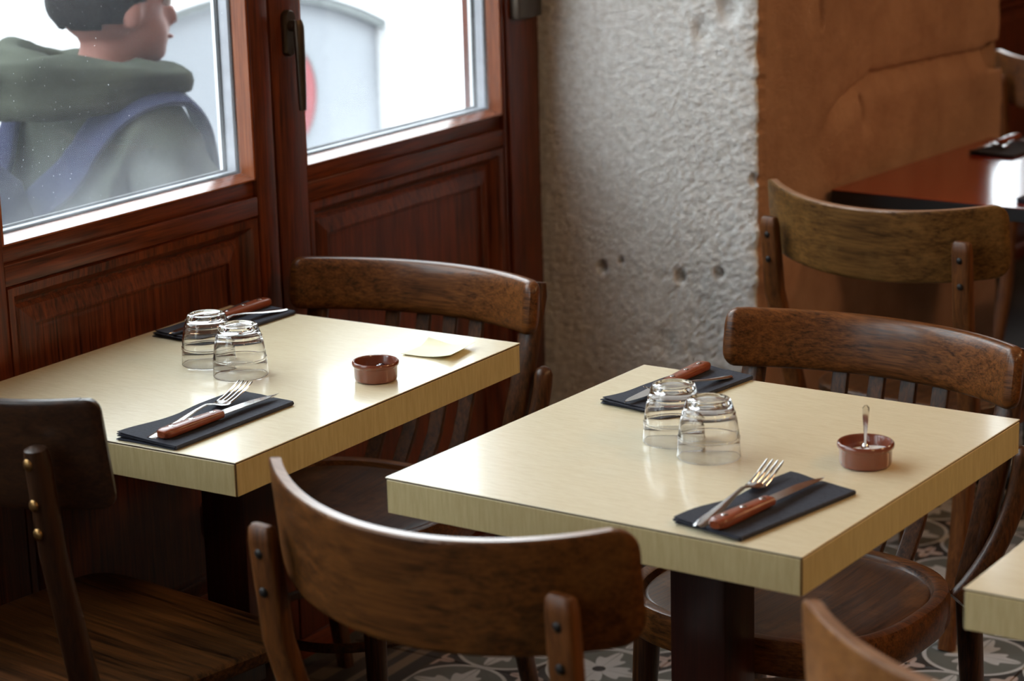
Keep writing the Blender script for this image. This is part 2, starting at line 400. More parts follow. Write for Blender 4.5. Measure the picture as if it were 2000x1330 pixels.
# pillar of tooled limestone: pale face towards the camera, ochre side along the room
def build_pillar():
    XC, YA, YB = .522, 1.866, 3.272
    path = []
    x = -.06
    while x < XC - .012: path.append((x, YA, 0, -1)); x += .0036 if x > -.005 else .02
    for k in range(7):
        a = PI / 2 * k / 6; rr = .012
        path.append((XC - rr + rr * math.sin(a), YA + rr - rr * math.cos(a), math.sin(a), -math.cos(a)))
    y = YA + .016
    while y < YB - .02: path.append((XC, y, 1, 0)); y += .0045 if y < YA + .06 or 2.12 < y < 2.45 else .0125
    for k in range(5):
        a = PI / 2 * k / 4; rr = .02
        path.append((XC - rr + rr * math.cos(a), YB - rr + rr * math.sin(a), math.cos(a), math.sin(a)))
    for x in (.45, .36, .2, 0, -.06): path.append((x, YB, 0, 1))
    zs = [-.02, .1, .2]; z = .26
    while z < 1.34: zs.append(z); z += .0042
    zs += [1.4, 1.5, 1.7, 2.0, 2.4, ZC]
    holes = [(.145, .603, .010, .016), (.193, .621, .006, .012), (.337, .601, .010, .016), (.430, .616, .009, .014), (.511, .822, .009, .012), (.455, 1.172, .020, .014), (.392, 1.127, .018, .009), (.30, .45, .02, .004)]
    grv = [(2.16, .862), (2.195, .906), (2.27, .938), (2.444, .975), (2.8, .962), (3.158, .945), (3.4, .935)]
    def zl(y):
        if y <= grv[0][0]: return grv[0][1]
        for (a, b), (c, d) in zip(grv, grv[1:]):
            if y <= c: return b + (d - b) * (y - a) / (c - a)
        return grv[-1][1]
    verts = []
    for z in zs:
        for (x, y, nx, ny) in path:
            s = x + (y - YA)
            d = 0.0
            white = y < YA + .03 and x > -.02
            P = Vector((x, y, z))
            if white:
                # chisel strokes: level at the top, slanting towards the right foot
                t = sm(1.1, .75, z) * (.35 + .65 * sm(.1, .45, x))
                ang = R(28) * t
                u = x * math.cos(ang) + z * math.sin(ang); w = -x * math.sin(ang) + z * math.cos(ang)
                n = noise.fractal(Vector((u * 52 + .35 * noise.noise(P * 9), w * 150, .3)), 1.0, 2.0, 3)
                n2 = noise.noise(Vector((x * 130, y * 130, z * 130)))
                d += .0026 * n * (.6 + .5 * sm(.05, .4, x)) + .0012 * n2
                d += .004 * noise.noise(P * 5.0)
                edge = math.exp(-((x - XC) / .02) ** 2)
                d += edge * .014 * (noise.noise(Vector((9.3, 1.1, z * 15))) + .6 * noise.noise(Vector((2.3, 5.1, z * 47)))) - .003 * edge
                for hx, hz, hr, hd in holes:
                    q = ((x - hx) ** 2 + ((z - hz) * .8) ** 2) / (hr * hr)
                    if q < 6: d -= hd * 1.7 * math.exp(-q * q * q * .5) if hd < .0175 and hr < .015 else hd * math.exp(-q * q * .5)
            elif nx > .5:
                d += .0022 * noise.fractal(P * 22, 1.0, 2.0, 4) + .004 * noise.noise(P * 4)
                if y > 2.12:
                    f = sm(2.15, 2.26, y)
                    dz = z - zl(y)
                    if dz > 0: d += f * (.004 - .006 * math.exp(-dz / .012))
                    else: d += f * (-.010 + .022 * sm(0, .07, -dz)) if dz > -.07 else f * .012
                for hy, hz, hw, hh in ((2.389, .896, .008, .03), (2.185, 1.16, .011, .055)):
                    q = ((y - hy) / hw) ** 2 + ((z - hz) / hh) ** 4
                    q2 = ((y - hy - .012) / (hw * 3.2)) ** 2 + ((z - hz + .01) / (hh * 1.6)) ** 4
                    if q2 < 6: d -= .006 * math.exp(-q2)
                    if q < 6: d -= .03 * math.exp(-q * q * .6)
                if y > 3.17 and .885 < z < .955: d -= .13 * sm(3.17, 3.19, y)
            verts.append((x + nx * d, y + ny * d, z))
    W = len(path); faces = []
    for a in range(len(zs) - 1):
        for b in range(W - 1):
            i = a * W + b; faces.append((i, i + 1, i + W + 1, i + W))
    me = bpy.data.meshes.new('wall_pillar'); me.from_pydata(verts, [], faces); me.materials.append(M['stone']); me.shade_smooth(); me.update()
    o = bpy.data.objects.new('wall_pillar', me); COL.objects.link(o); o['kind'] = 'structure'
build_pillar()

# ------------------------------------------------------------------ windows: a fixed frame with two glazed leaves over wooden panels
def profile_frame(bm, y0, y1, z0, z1, prof):
    """mitred frame round the opening y0..y1,z0..z1; prof = (inset, x) from the outside in"""
    rings = []
    for ins, x in prof:
        rings.append([(x, y0 + ins, z0 + ins), (x, y1 - ins, z0 + ins), (x, y1 - ins, z1 - ins), (x, y0 + ins, z1 - ins)])
    loft(bm, rings, True, False)
    return bm
ZT, GB, GT = 2.76, .9625, 2.66
def leaf(w, y0, y1, p0, p1, handle):
    yg0, yg1 = p0 + .007, p1 - .006
    # stiles and rails (faces at x=0, slightly rounded arrises)
    mk('stile', B(-.055, 0, y0, p0, .04, ZT, .003), M['frame_z'], w)
    mk('stile', B(-.055, 0, p1, y1, .04, ZT, .003), M['frame_z'], w)
    mk('rail', B(-.055, -.001, p0, p1, .885, .921, .003), M['frame_y'], w)
    mk('sill_moulding', B(-.055, -.010, p0, p1, .921, .9505, .002), M['frame_y'], w)
    mk('rail', B(-.055, -.001, p0, p1, .05, .17, .003), M['frame_y'], w)
    mk('rail', B(-.055, 0, p0, p1, GT + .012, ZT, .003), M['frame_y'], w)
    # glazing beads round the pane: nearly level below, deep reveals at the sides
    for z0, zi, z1 in ((.9505, .9535, GB), (GT + .012, GT + .003, GT)):
        sec = [(-.003, z0), (-.003, zi), (-.034, z1), (-.05, z1), (-.05, z0)]
        bm = bmesh.new(); loft(bm, [[(x, p0 + .001, z) for x, z in sec], [(x, p1 - .001, z) for x, z in sec]])
        mk('glazing_bead', bm, M['bead_y'], w, False)
    for yo, yi, d in ((p0, yg0, -.001), (p1, yg1, .001)):
        sec = [(-.003, yo), (-.003, yi + d), (-.034, yi), (-.05, yi), (-.05, yo)]
        bm = bmesh.new(); loft(bm, [[(x, y, .9535 + (.003 - 0) * 0) for x, y in sec], [(x, y, GT + .006) for x, y in sec]])
        mk('glazing_bead', bm, M['bead'], w, False)
    # double glazing: two panes, a grey spacer with black seals
    mk('glass_pane', B(-.0345, -.0305, yg0 - .008, yg1 + .008, GB - .008, GT + .008), M['pane'], w, False)
    bm = bmesh.new(); profile_frame(bm, yg0 - .012, yg1 + .012, GB - .012, GT + .012, [(.012, -.035), (.016, -.036), (.016, -.041), (.012, -.042)])
    mk('seal', bm, M['rubber'], w, False)
    bm = bmesh.new(); profile_frame(bm, yg0 - .012, yg1 + .012, GB - .012, GT + .012, [(.0135, -.042), (.0135, -.064)])
    mk('spacer', bm, M['spacer'], w, False)
    bm = bmesh.new(); profile_frame(bm, yg0 - .012, yg1 + .012, GB - .012, GT + .012, [(.010, -.062), (.017, -.063), (.017, -.070), (.010, -.071)])
    mk('seal', bm, M['rubber'], w, False)
    bm = bmesh.new(); profile_frame(bm, yg0 - .012, yg1 + .012, GB - .012, GT + .012, [(0, -.071), (.0145, -.071), (.0145, -.078), (.002, -.080), (0, -.071)])
    mk('outer_frame', bm, M['white_paint'], w, False)
    # lower panel with its mitred moulding
    bm = bmesh.new()
    profile_frame(bm, p0, p1, .17, .885, [(-.004, -.010), (.0012, -.008), (.004, -.0015), (.010, -.002), (.018, -.003), (.026, -.010), (.034, -.026), (.040, -.028)])
    mk('panel_moulding', bm, M['panel_z'], w, True, angle=25)
    bm = bmesh.new()
    profile_frame(bm, p0, p1, .17, .885, [(.036, -.030), (.046, -.0215), (.066, -.0165), (.071, -.0150), (.075, -.0155), (.077, -.0215), (.082, -.0225), (.087, -.022)])
    vs = [bm.verts.new(q) for q in ((-.022, p0 + .087, .257), (-.022, p1 - .087, .257), (-.022, p1 - .087, .798), (-.022, p0 + .087, .798))]
    bm.faces.new(vs)
    mk('wood_panel', bm, M['panel_z'], w, True, angle=15)
    if handle:
        yc, zc = y0 + .048, 1.205
        bm = bmesh.new(); rings = []
        for x, s in ((0, 1.0), (.008, 1.0), (.011, .85)):
            ring = []
            for i in range(24):
                a = 2 * PI * i / 24
                ring.append((x, yc + .0165 * s * math.cos(a), zc + .0165 * s * math.sin(a) + (.026 if math.sin(a) > 0 else -.026)))
            rings.append(ring)
        loft(bm, rings)
        h = mk('window_handle', bm, M['bronze'], w)
        bm = bmesh.new()
        tube(bm, [(.008, yc, zc + .014), (.016, yc, zc + .014), (.026, yc, zc + .012)], [.0105, .0105, .009], 14)
        tube(bm, [(.026, yc, zc + .024), (.028, yc, zc + .012), (.029, yc, zc - .04), (.029, yc, zc - .11), (.029, yc, zc - .140)], [.009, .0115, .0105, .0085, .0075], 14, (0, 1, 0), 2.6, [.0075, .0085, .0075, .0065, .0055])
        mk('lever', bm, M['bronze'], h)
def window():
    w = bpy.data.objects.new('window_1', None); COL.objects.link(w); w['kind'] = 'structure'
    # fixed jambs, head and threshold
    for a, b in ((.012, .128), (1.727, 1.846)):
        mk('jamb', B(-.11, .006, a, b, -.06, ZT + .09, .003), M['frame_z'], w)
    mk('gap_shade_strip', B(-.11, -.006, 1.846, 1.868, -.06, ZT + .09), M['dark_z'], w)  # dark strip standing in for the shadow in the gap beside the stone
    mk('head', B(-.11, .006, .128, 1.727, ZT + .004, ZT + .09, .003), M['frame_y'], w)
    mk('threshold', B(-.13, -.002, .128, 1.727, -.06, .036, .003), M['frame_y'], w)
    leaf(w, .131, .927, .226, .872, False)
    leaf(w, .932, 1.724, 1.022, 1.712, True)
    # the bronze hinge block at the top of the right jamb
    mk('hinge', B(.006, .030, 1.735, 1.83, 1.150, 1.225, .004), M['bronze'], w)
    return w
win1 = window()
for k, dy in ((2, 3.50), (3, -1.857), (4, -3.714)):
    c = copy_tree(win1); c.name = 'window_%d' % k; c.location = (0, dy, 0)
structure('wall_left', B(-.11, 0, Y0, Y1, ZT + .092, ZC), M['room_wall'])

# ------------------------------------------------------------------ tables
def make_table(name, label, w, d, loc, rz, top='laminate', edge='edge', thick=.05, leg='redleg', group=None):
    t = thing(name, label, 'table', loc, rz, group)
    H = .75; sw = .0022
    mk('tabletop', B(0, w, 0, d, H - .0016, H, .0006, 1), M[top], t, False)
    mk('core', B(.0012, w - .0012, .0012, d - .0012, H - thick + .0006, H - .0017), M['seam'], t, False)
    e = [(sw, w - sw, 0, .004), (sw, w - sw, d - .004, d), (0, .004, sw, d - sw), (w - .004, w, sw, d - sw)]
    for a in e: mk('edge_band', B(*a, H - thick, H - .0034, .0008, 1), M[edge], t, False)
    cx, cy = w / 2, d / 2
    lg = mk('leg', B(cx - .044, cx + .044, cy - .044, cy + .044, .035, H - thick - .012, .004), M[leg], t)
    mk('mounting_plate', B(cx - .15, cx + .15, cy - .15, cy + .15, H - thick - .012, H - thick + .0005, .002), M['bolt'], t)
    bm = bmesh.new()
    box(bm, cx - .21, cx + .21, cy - .03, cy + .03, .0, .036, .008); box(bm, cx - .03, cx + .03, cy - .21, cy + .21, .0, .035, .008)
    mk('foot', bm, M[leg], t)
    return t
T1 = make_table('cafe_table', 'cream wood-print table against the window panelling, with a sticky note on it', .608, .737, (.029, .0, 0), R(-.25), group='cream cafe tables')
T2 = make_table('cafe_table', 'cream wood-print table in the middle, standing clear on a dark red square leg', .623, .665, (.858, .040, 0), R(-2.57), group='cream cafe tables')
T3 = make_table('cafe_table', 'cream table of which only one corner shows at the right edge of the photo', .62, .70, (1.684, .004, 0), R(-1.5), group='cream cafe tables')
TR = make_table('red_table', 'glossy red-topped table with black edge against the ochre stone wall', .70, .80, (.540, 2.188, 0), R(-5.0), 'red_top', 'black_edge', .030, 'black_edge')

# ------------------------------------------------------------------ chairs
def arc_frames(half, sag, n):
    """arc in plan bulging to -y, ends forward (+y)"""
    rad = (half * half + sag * sag) / (2 * sag); am = math.asin(min(1, half / rad))
    return [(rad * math.sin(a), -rad * math.cos(a) + rad, a) for a in (am * (2 * i / n - 1) for i in range(n + 1))]
def curved_board(bm, half, sag, ymid, ztop, hgt, th, tilt, n=36, power=5, ns=20, endround=.03, drop=0.0, hend=1.0):
    rad_ = (half * half + sag * sag) / (2 * sag); am_ = math.asin(min(1, half / rad_))
    fr = [(rad_ * math.sin(a), rad_ - rad_ * math.cos(a), a) for a in (am_ * math.sin(PI / 2 * (2 * i / n - 1)) for i in range(n + 1))]
    rings = []; S = sect(ns, power); L = [0]
    for a, b in zip(fr, fr[1:]): L.append(L[-1] + math.hypot(a[0] - b[0], a[1] - b[1]))
    tot = L[-1]
    # extra rings for the rounded ends
    for k, (x, y, a) in enumerate(fr):
        s = min(L[k], tot - L[k]); u = abs(2 * L[k] / tot - 1)
        h = hgt * (1 + (hend - 1) * u ** 2)
        f = 1.0
        if s < endround: f = math.sqrt(max(0.0, 1 - (1 - s / endround) ** 2))
        hh = h / 2 - min(endround, h / 2) * (1 - f)
        nx, ny = math.sin(a), -math.cos(a)               # outward (back) normal
        zc = ztop - hgt / 2 - drop * u ** 2
        tt = th * (.45 + .55 * min(1, s / .012 + .05))
        ring = []
        for p, q in S:
            zz = zc + p * hh; off = q * tt / 2
            back = math.tan(tilt) * (zz - ztop)           # top leans back
            ring.append((x + nx * off, ymid + y + ny * off - back * 1.0, zz))
        rings.append(ring)
    loft(bm, rings)
    return bm
def outline(t, w, d, p=2.8, front=1.0):
    c, s = math.cos(t), math.sin(t)
    x = math.copysign(abs(c) ** (2 / p), c) * w / 2; y = math.copysign(abs(s) ** (2 / p), s) * d / 2
    return x * (1 + (front - 1) * (y / d + .5)), y
def seat_board(bm, w, d, p, front, z0, z1, n=56, bevel=.006, dish=0.0, hollow=0):
    rings = []
    for sc, z in ((1 - .02, z0), (1, z0 + bevel), (1, z1 - bevel), (1 - bevel / w * 1.2, z1 - bevel * .3), (1 - bevel / w * 3, z1)):
        rings.append([(*(c * sc for c in outline(2 * PI * i / n, w, d, p, front)), z) for i in range(n)])
    for sc in (.8, .55, .3, .1):
        rings.append([(*(c * sc for c in outline(2 * PI * i / n, w, d, p, front)), z1 - dish * (1 - sc * sc)) for i in range(n)])
    loft(bm, rings)
    return bm
def ring_board(bm, w, d, p, front, prof, n=64):
    rings = [[(*(c * sc for c in outline(2 * PI * i / n, w, d, p, front)), z) for sc, z in prof] for i in range(n)]
    rings.append(rings[0]); vr = []
    for r in rings[:-1]: vr.append([bm.verts.new(q) for q in r])
    m = len(prof)
    for i in range(n):
        a, b = vr[i], vr[(i + 1) % n]
        for j in range(m):
            k = (j + 1) % m; bm.faces.new((a[j], a[k], b[k], b[j]))
    return bm

def make_slat_chair(label, loc, rz):
    """bentwood chair: thick curved crest rail on two posts, four slats, round rimmed seat"""
    t = thing('bentwood_chair', label, 'chair', loc, rz, 'bentwood chairs with thick crest rails')
    ZT_ = .800; yb = -.335; half, sag = .256, .100
    tl = R(9)
    bm = bmesh.new()
    curved_board(bm, half, sag, yb, ZT_, .094, .030, tl, 44, 3.6, 24, .022, -.008)
    mk('crest_rail', bm, M['walnut_x'], t)
    fr = arc_frames(half, sag, 100)
    def at(u):
        return fr[int(round((u + 1) * 50))]
    for s in (-1, 1):
        x, y, a = at(.80 * s)
        px, py = x + math.sin(a) * .026, yb + y - math.cos(a) * .026
        pts = [(px, py - .004, ZT_ - .008), (px, py, ZT_ - .03), (px * .985, py + .036, .66), (px * .93, py + .075, .52), (px * .88, py + .092, .44), (px * .88, py + .065, .22), (px * .92, py + .01, .0)]
        bm = bmesh.new(); tube(bm, pts, [.017, .0195, .020, .0195, .019, .017, .014], 14, (1, 0, 0), 3.2, [.010, .013, .014, .0155, .018, .016, .014])
        mk('back_post', bm, M['walnut_z'], t)
        # round hip strut, its domed end outside the post, curving down to the seat frame
        q0 = Vector((px + s * .034, py + .040, .640)); q1 = Vector((px * .95 + s * .034, py + .085, .49)); q2 = Vector((s * .208, -.145, .43))
        bm = bmesh.new(); pts = bez(q0, q0 + Vector((0, .005, -.06)), q1, q2, 10)
        pts = [q0 + Vector((0, 0, .014)), q0 + Vector((0, 0, .010))] + pts
        tube(bm, pts, [.004, .012] + [.0165] * 11, 12)
        mk('hip_strut', bm, M['walnut_z'], t)
        # turned front leg
        fx, fy = s * .155, .150
        pts = [(fx, fy, .44), (fx, fy, .40), (fx + s * .004, fy + .004, .30), (fx + s * .010, fy + .010, .12), (fx + s * .014, fy + .014, 0)]
        bm = bmesh.new(); tube(bm, pts, [.021, .021, .019, .016, .013], 16)
        mk('leg', bm, M['walnut_z'], t)
    for u in (-.31, -.105, .105, .31):
        x, y, a = at(u)
        bm = bmesh.new()
        pts = [(x, yb + y + .006, .715), (x, yb + y + .028, .62), (x * .95, yb + y + .075, .50), (x * .92, -.205 + y * .5, .43)]
        tube(bm, pts, [.0140] * 4, 16, (1, 0, 0), 12, [.005] * 4)
        mk('slat', bm, M['walnut_z'], t)
    bm = bmesh.new(); seat_board(bm, .402, .375, 2.7, 1.03, .428, .4485, 56, .004, .006)
    mk('seat', bm, M['walnut_seat'], t)
    bm = bmesh.new(); ring_board(bm, .456, .425, 2.7, 1.03, [(.87, .402), (.985, .402), (1.0, .410), (1.0, .446), (.985, .456), (.95, .4585), (.90, .455), (.885, .447), (.87, .444)])
    mk('seat_rim', bm, M['walnut_x'], t)
    bm = bmesh.new(); n = 40
    rg = [[((.150 + .009 * math.cos(b)) * math.cos(a), .0 + (.150 + .009 * math.cos(b)) * math.sin(a), .235 + .009 * math.sin(b)) for b in (2 * PI * j / 8 for j in range(8))] for a in (2 * PI * i / n for i in range(n))]
    vr = [[bm.verts.new(q) for q in r] for r in rg]
    for i in range(n):
        for j in range(8): bm.faces.new((vr[i][j], vr[(i + 1) % n][j], vr[(i + 1) % n][(j + 1) % 8], vr[i][(j + 1) % 8]))
    mk('stretcher_hoop', bm, M['walnut_z'], t)
    return t
A = make_slat_chair('glossy bentwood chair with thick crest rail at the far end of the window table', (.312, .670, 0), R(182))
Bc = copy_tree(A); Bc.location = (1.172, .630, 0); Bc.rotation_euler = (0, 0, R(174.5))
Bc['label'] = 'glossy bentwood chair with thick crest rail at the far end of the middle table'

def make_panel_chair(label, loc, rz, mx='brown_x', mz='brown_z', ms='walnut_seat', half=.266, sag=.118, ztop=.845, hgt=.140, group='chairs with curved plywood backs', boltm='bolt', yb=-.31, tilt=R(7), studs=2, round_post=False, sag_post=.745, edge='ply_edge', endr=.030, lift=.021, seat_p=4.2, seat_w=.40):
    t = thing('curved_back_chair', label, 'chair', loc, rz, group)
    bm = bmesh.new(); curved_board(bm, half, sag, yb, ztop, hgt, .016, tilt, 44, 9, 20, endr, -lift)
    bk = mk('backrest', bm, M[mx], t, True, angle=35)
    # top edge of the plywood, its pale sheen put into the colour, a strip lying in the top of the board
    fr = arc_frames(half, sag, 60); bm = bmesh.new(); rings = []
    for x, y, a in fr[3:-3]:
        nx, ny = math.sin(a), -math.cos(a); u = abs(x / half)
        z = ztop + lift * (min(1, abs(a) / abs(fr[0][2]))) ** 2
        rings.append([(x + nx * o, yb + y + ny * o, z + dz) for o, dz in ((-.0068, -.003), (-.006, .0004), (.006, .0004), (.0068, -.003))])
    loft(bm, rings)
    mk('edge_strip', bm, M[edge], bk, True)
    for s in (-1, 1):
        x, y, a = fr[int(round((sag_post * s + 1) * 30))]
        off = .020
        px, py = x + math.sin(a) * off, yb + y - math.cos(a) * off
        zt = ztop - .045
        pts = [(px, py - .012, zt), (px, py - .012, zt - .004), (px, py - .010, zt - .02), (px * .99, py + .004, zt - .15), (px * .95, py + .040, .52), (px * .92, py + .060, .43), (px * .92, py + .035, .2), (px * .96, py - .02, 0)]
        bm = bmesh.new()
        if round_post: tube(bm, pts, [.006, .015, .0175, .018, .020, .022, .019, .015], 16)
        else: tube(bm, pts, [.014, .0175, .019, .0195, .0195, .020, .018, .015], 16, (1, 0, 0), 4.5, [.005, .009, .0115, .0125, .0135, .016, .015, .014])
        post = mk('back_post', bm, M[mz], t)
        for k in range(studs):
            z = zt - (.022, .078, .118)[k] if studs == 3 else zt - (.035, .085)[k]
            yy = py - .010 - (zt - z) * -.07 - (.0175 if round_post else .012)
            bm = bmesh.new(); ball(bm, (px, yy, z), .0085 if studs == 3 else .0065, 1, .5, 1)
            mk('stud', bm, M[boltm], post)
        fx, fy = s * .165, .165
        bm = bmesh.new(); tube(bm, [(fx, fy, .43), (fx, fy, .36), (fx + s * .008, fy + .008, .15), (fx + s * .012, fy + .012, 0)], [.020, .019, .016, .013], 14)
        mk('leg', bm, M[mz], t)
    bm = bmesh.new(); seat_board(bm, seat_w, .40, seat_p, 1.06, .425, .450, 56, .006, .004)
    mk('seat', bm, M[ms], t)
    bm = bmesh.new(); box(bm, -.165, .165, .155, .175, .375, .424, .003)
    mk('apron', bm, M[mz], t)
    for s in (-1, 1):
        bm = bmesh.new(); box(bm, s * .172 - .009, s * .172 + .009, -.16, .16, .375, .4245, .003)
        mk('apron', bm, M[mz], t)
    return t
Cc = make_panel_chair('worn brown chair with curved plywood back, blurred in front of the middle table', (1.164, -.052, 0), R(-4.5))
Ec = make_panel_chair('faded olive-brown chair with curved back in front of the red table', (.916, 1.876, 0), R(-9.5), 'olive_x', 'brown_z', sag=.105)
Gc = make_panel_chair('amber plywood chair back cut off by the bottom right corner', (1.935, -.185, 0), R(-4), 'amber_x', 'amber_x', group='chairs with curved plywood backs')
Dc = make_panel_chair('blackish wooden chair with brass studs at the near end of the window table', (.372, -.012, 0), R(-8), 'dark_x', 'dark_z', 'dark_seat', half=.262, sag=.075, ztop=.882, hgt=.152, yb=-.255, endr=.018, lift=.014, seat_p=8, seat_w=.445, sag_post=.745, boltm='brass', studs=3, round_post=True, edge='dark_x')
Hc = copy_tree(Cc); Hc.location = (.585, 3.985, 0); Hc.rotation_euler = (0, 0, R(0)); Hc['label'] = 'curved-back chair with shining top edge far behind the end of the ochre wall'
Ic = copy_tree(A); Ic.location = (.95, 3.17, 0); Ic.rotation_euler = (0, 0, R(176)); Ic['label'] = 'dark bentwood chair glimpsed under the far end of the red table'

# ------------------------------------------------------------------ table settings
def make_napkin(label, loc, rz, w, d, flip=0, seed=1):
    bm = bmesh.new(); rnd = random.Random(seed)
    nx, ny = 9, 16
    for layer in range(4):
        oy = rnd.uniform(-.003, .003); ox = rnd.uniform(-.0035, .001) if layer < 3 else 0
        z0 = .0004 + layer * .0014
        def P(i, j, dz):
            u, v = i / nx, j / ny
            x = (u - .5) * w + ox * (1 - u); y = (v - .5) * d + oy + .0015 * math.sin(3 * u + layer)
            lift = .0025 * layer * (1 - u) * abs(v - .5) * 1.2
            wav = .0008 * (math.sin(9 * v + seed) + math.sin(13 * v * u + 2 * seed)) * (1 - u) * (layer / 3) + .0008
            return (x - .002 * math.sin(11 * v + seed) * (1 - u), y, z0 + lift + wav + dz)
        top = [[bm.verts.new(P(i, j, .0011)) for j in range(ny + 1)] for i in range(nx + 1)]
        bot = [[bm.verts.new(P(i, j, 0)) for j in range(ny + 1)] for i in range(nx + 1)]
        for i in range(nx):
            for j in range(ny):
                bm.faces.new((top[i][j], top[i + 1][j], top[i + 1][j + 1], top[i][j + 1]))
                bm.faces.new((bot[i][j], bot[i][j + 1], bot[i + 1][j + 1], bot[i + 1][j]))
        for i in range(nx):
            bm.faces.new((top[i][0], bot[i][0], bot[i + 1][0], top[i + 1][0])); bm.faces.new((top[i][ny], top[i + 1][ny], bot[i + 1][ny], bot[i][ny]))
        for j in range(ny):
            bm.faces.new((top[0][j], top[0][j + 1], bot[0][j + 1], bot[0][j])); bm.faces.new((top[nx][j], bot[nx][j], bot[nx][j + 1], top[nx][j + 1]))
    # the fold along the right side
    tube(bm, [(w / 2, -d / 2 + .001, .0036), (w / 2, 0, .0036), (w / 2, d / 2 - .001, .0036)], [.0032] * 3, 8)
    o = mk('paper_napkin', bm, M['napkin'], None, True, loc)
    o.rotation_euler = (0, 0, rz)
    return tag(o, label, 'napkin', 'folded black napkins under the cutlery')
NZ = .7562
n1 = make_napkin('folded black napkin at the near end of the window table, curling at its left edge', (.474, .136, .75), R(-1.5), .108, .262, 0, 1)
n1b = make_napkin('folded black napkin at the far end of the window table', (.120, .614, .75), R(-2.5), .108, .240, 0, 4)
n2 = make_napkin('folded black napkin at the near end of the middle table', (1.365, .152, .75), R(-12), .104, .236, 0, 6)
n2b = make_napkin('folded black napkin at the far end of the middle table', (1.010, .588, .75), R(-9), .100, .240, 0, 9)
nr = make_napkin('folded black napkin on the red table, far from the viewer', (.720, 2.840, .75), R(-6), .11, .24, 0, 3)
nr2 = make_napkin('folded black napkin on the near side of the red table at the photo edge', (1.02, 2.305, .75), R(-6), .11, .22, 0, 5)

def knife_parts(t):
    """knife along +y: handle end at y=0, tip at y=.245"""
    hl = .118
    bm = bmesh.new()
    ys = [0, .003, .010, .03, .06, .09, hl]; hw = [.007, .0105, .0125, .0125, .0115, .0105, .0100]; ht = [.0045, .0062, .0072, .0072, .0068, .0062, .0058]
    tube(bm, [(0, y, .0088) for y in ys], hw, 16, (1, 0, 0), 3.4, ht)
    h = mk('handle', bm, M['handle_wood'], t)
    for y in (.022, .062, .104):
        bm = bmesh.new(); zt = .0088 + (.0072 if y < .05 else .0068 if y < .08 else .0060)
        lathe(bm, [(0.0044, -.001), (.0044, .0004), (.003, .0010), (0, .0012)], 12, (0, y, zt)); mk('rivet', bm, M['steel'], h)
    # serrated steak blade: spine straight, edge curving up to the tip
    bm = bmesh.new(); L = .130; n = 26; top, botm = [], []
    for i in range(n + 1):
        u = i / n; y = hl - .002 + u * L
        xl = -.0100 + .0140 * max(0, u - .55) ** 1.6 / .45 ** 1.6 * 1.0
        xr = .0090 - .002 * u - .0070 * max(0, (u - .8) / .2) ** 2
        if xl > xr - .0004: xl = xr - .0004
        z = .0088 - .001 * u
        top.append((bm.verts.new((xl, y, z)), bm.verts.new((xr, y, z + .0009)), bm.verts.new((xr, y, z - .0007)), bm.verts.new((xl, y, z - .0003))))
    for a, b in zip(top, top[1:]):
        for i in range(4):
            j = (i + 1) % 4; bm.faces.new((a[i], a[j], b[j], b[i]))
    bm.faces.new(top[0][::-1]); bm.faces.new(top[-1])
    mk('blade', bm, M['steel'], t, False)
def strip(bm, pts, halfw, th):
    """flat strip along pts (x,y,z) with half widths across x"""
    rings = []
    for (x, y, z), w in zip(pts, halfw):
        rings.append([(x - w, y, z), (x - w * .6, y, z + th * .8), (x, y, z + th), (x + w * .6, y, z + th * .8), (x + w, y, z), (x, y, z - th * .3)])
    loft(bm, rings)
def fork_parts(t):
    """fork along +y: handle end at y=0, tines end near y=.20, tines up"""
    bm = bmesh.new()
    P = [(0, 0, .002), (0, .004, .002), (0, .02, .003), (0, .06, .0065), (0, .095, .011), (0, .118, .0125), (0, .130, .010), (0, .140, .0065), (0, .150, .005), (0, .158, .0055)]
    W = [.004, .0075, .0095, .0070, .0040, .0033, .0045, .0095, .0125, .0125]
    strip(bm, P, W, .0018)
    mk('fork_handle', bm, M['steel'], t)
    for k in range(4):
        x = (k - 1.5) * .0068
        bm = bmesh.new()
        strip(bm, [(x, .156, .0055), (x, .170, .008), (x * 1.02, .185, .0125), (x * 1.04, .200, .0175), (x * 1.05, .208, .0205)], [.0027, .0022, .0019, .0015, .0006], .0014)
        mk('tine', bm, M['steel'], t)
def place(kind, name, label, cat, p0, p1, z, group, roll=0.0, scale=None, pitch=0.0):
    d = Vector((p1[0] - p0[0], p1[1] - p0[1], 0)); rz = math.atan2(-d.x, d.y)
    if kind not in PROTO:
        t = thing(name, label, cat, (0, 0, 0), 0, group)
        (knife_parts if kind == 'k' else fork_parts)(t); PROTO[kind] = t
    else:
        t = copy_tree(PROTO[kind]); t['label'] = label; t['group'] = group
    t.location = (p0[0], p0[1], z); t.rotation_euler = (pitch, roll, rz)
    L = d.length / (.246 if kind == 'k' else .208)
    t.scale = (L ** .5, L, L ** .5) if scale is None else scale
    return t
PROTO = {}
KG, FG = 'steak knives with wooden handles', 'steel forks on the napkins'
place('k', 'table_knife', 'wooden-handled steak knife on the near napkin of the window table', 'knife', (.489, .016), (.5015, .272), NZ - .0002, KG)
place('k', 'table_knife', 'wooden-handled steak knife on the far napkin of the window table, handle pointing away', 'knife', (.113, .742), (.110, .478), NZ - .0002, KG)
place('k', 'table_knife', 'wooden-handled steak knife on the near napkin of the middle table', 'knife', (1.355, .030), (1.392, .272), NZ - .0002, KG)
place('k', 'table_knife', 'wooden-handled steak knife on the far napkin of the middle table, handle pointing away', 'knife', (1.000, .698), (.992, .456), NZ - .0002, KG)
place('f', 'table_fork', 'steel fork beside the knife on the near napkin of the window table', 'fork', (.473, .010), (.450, .258), NZ + .0005, FG)
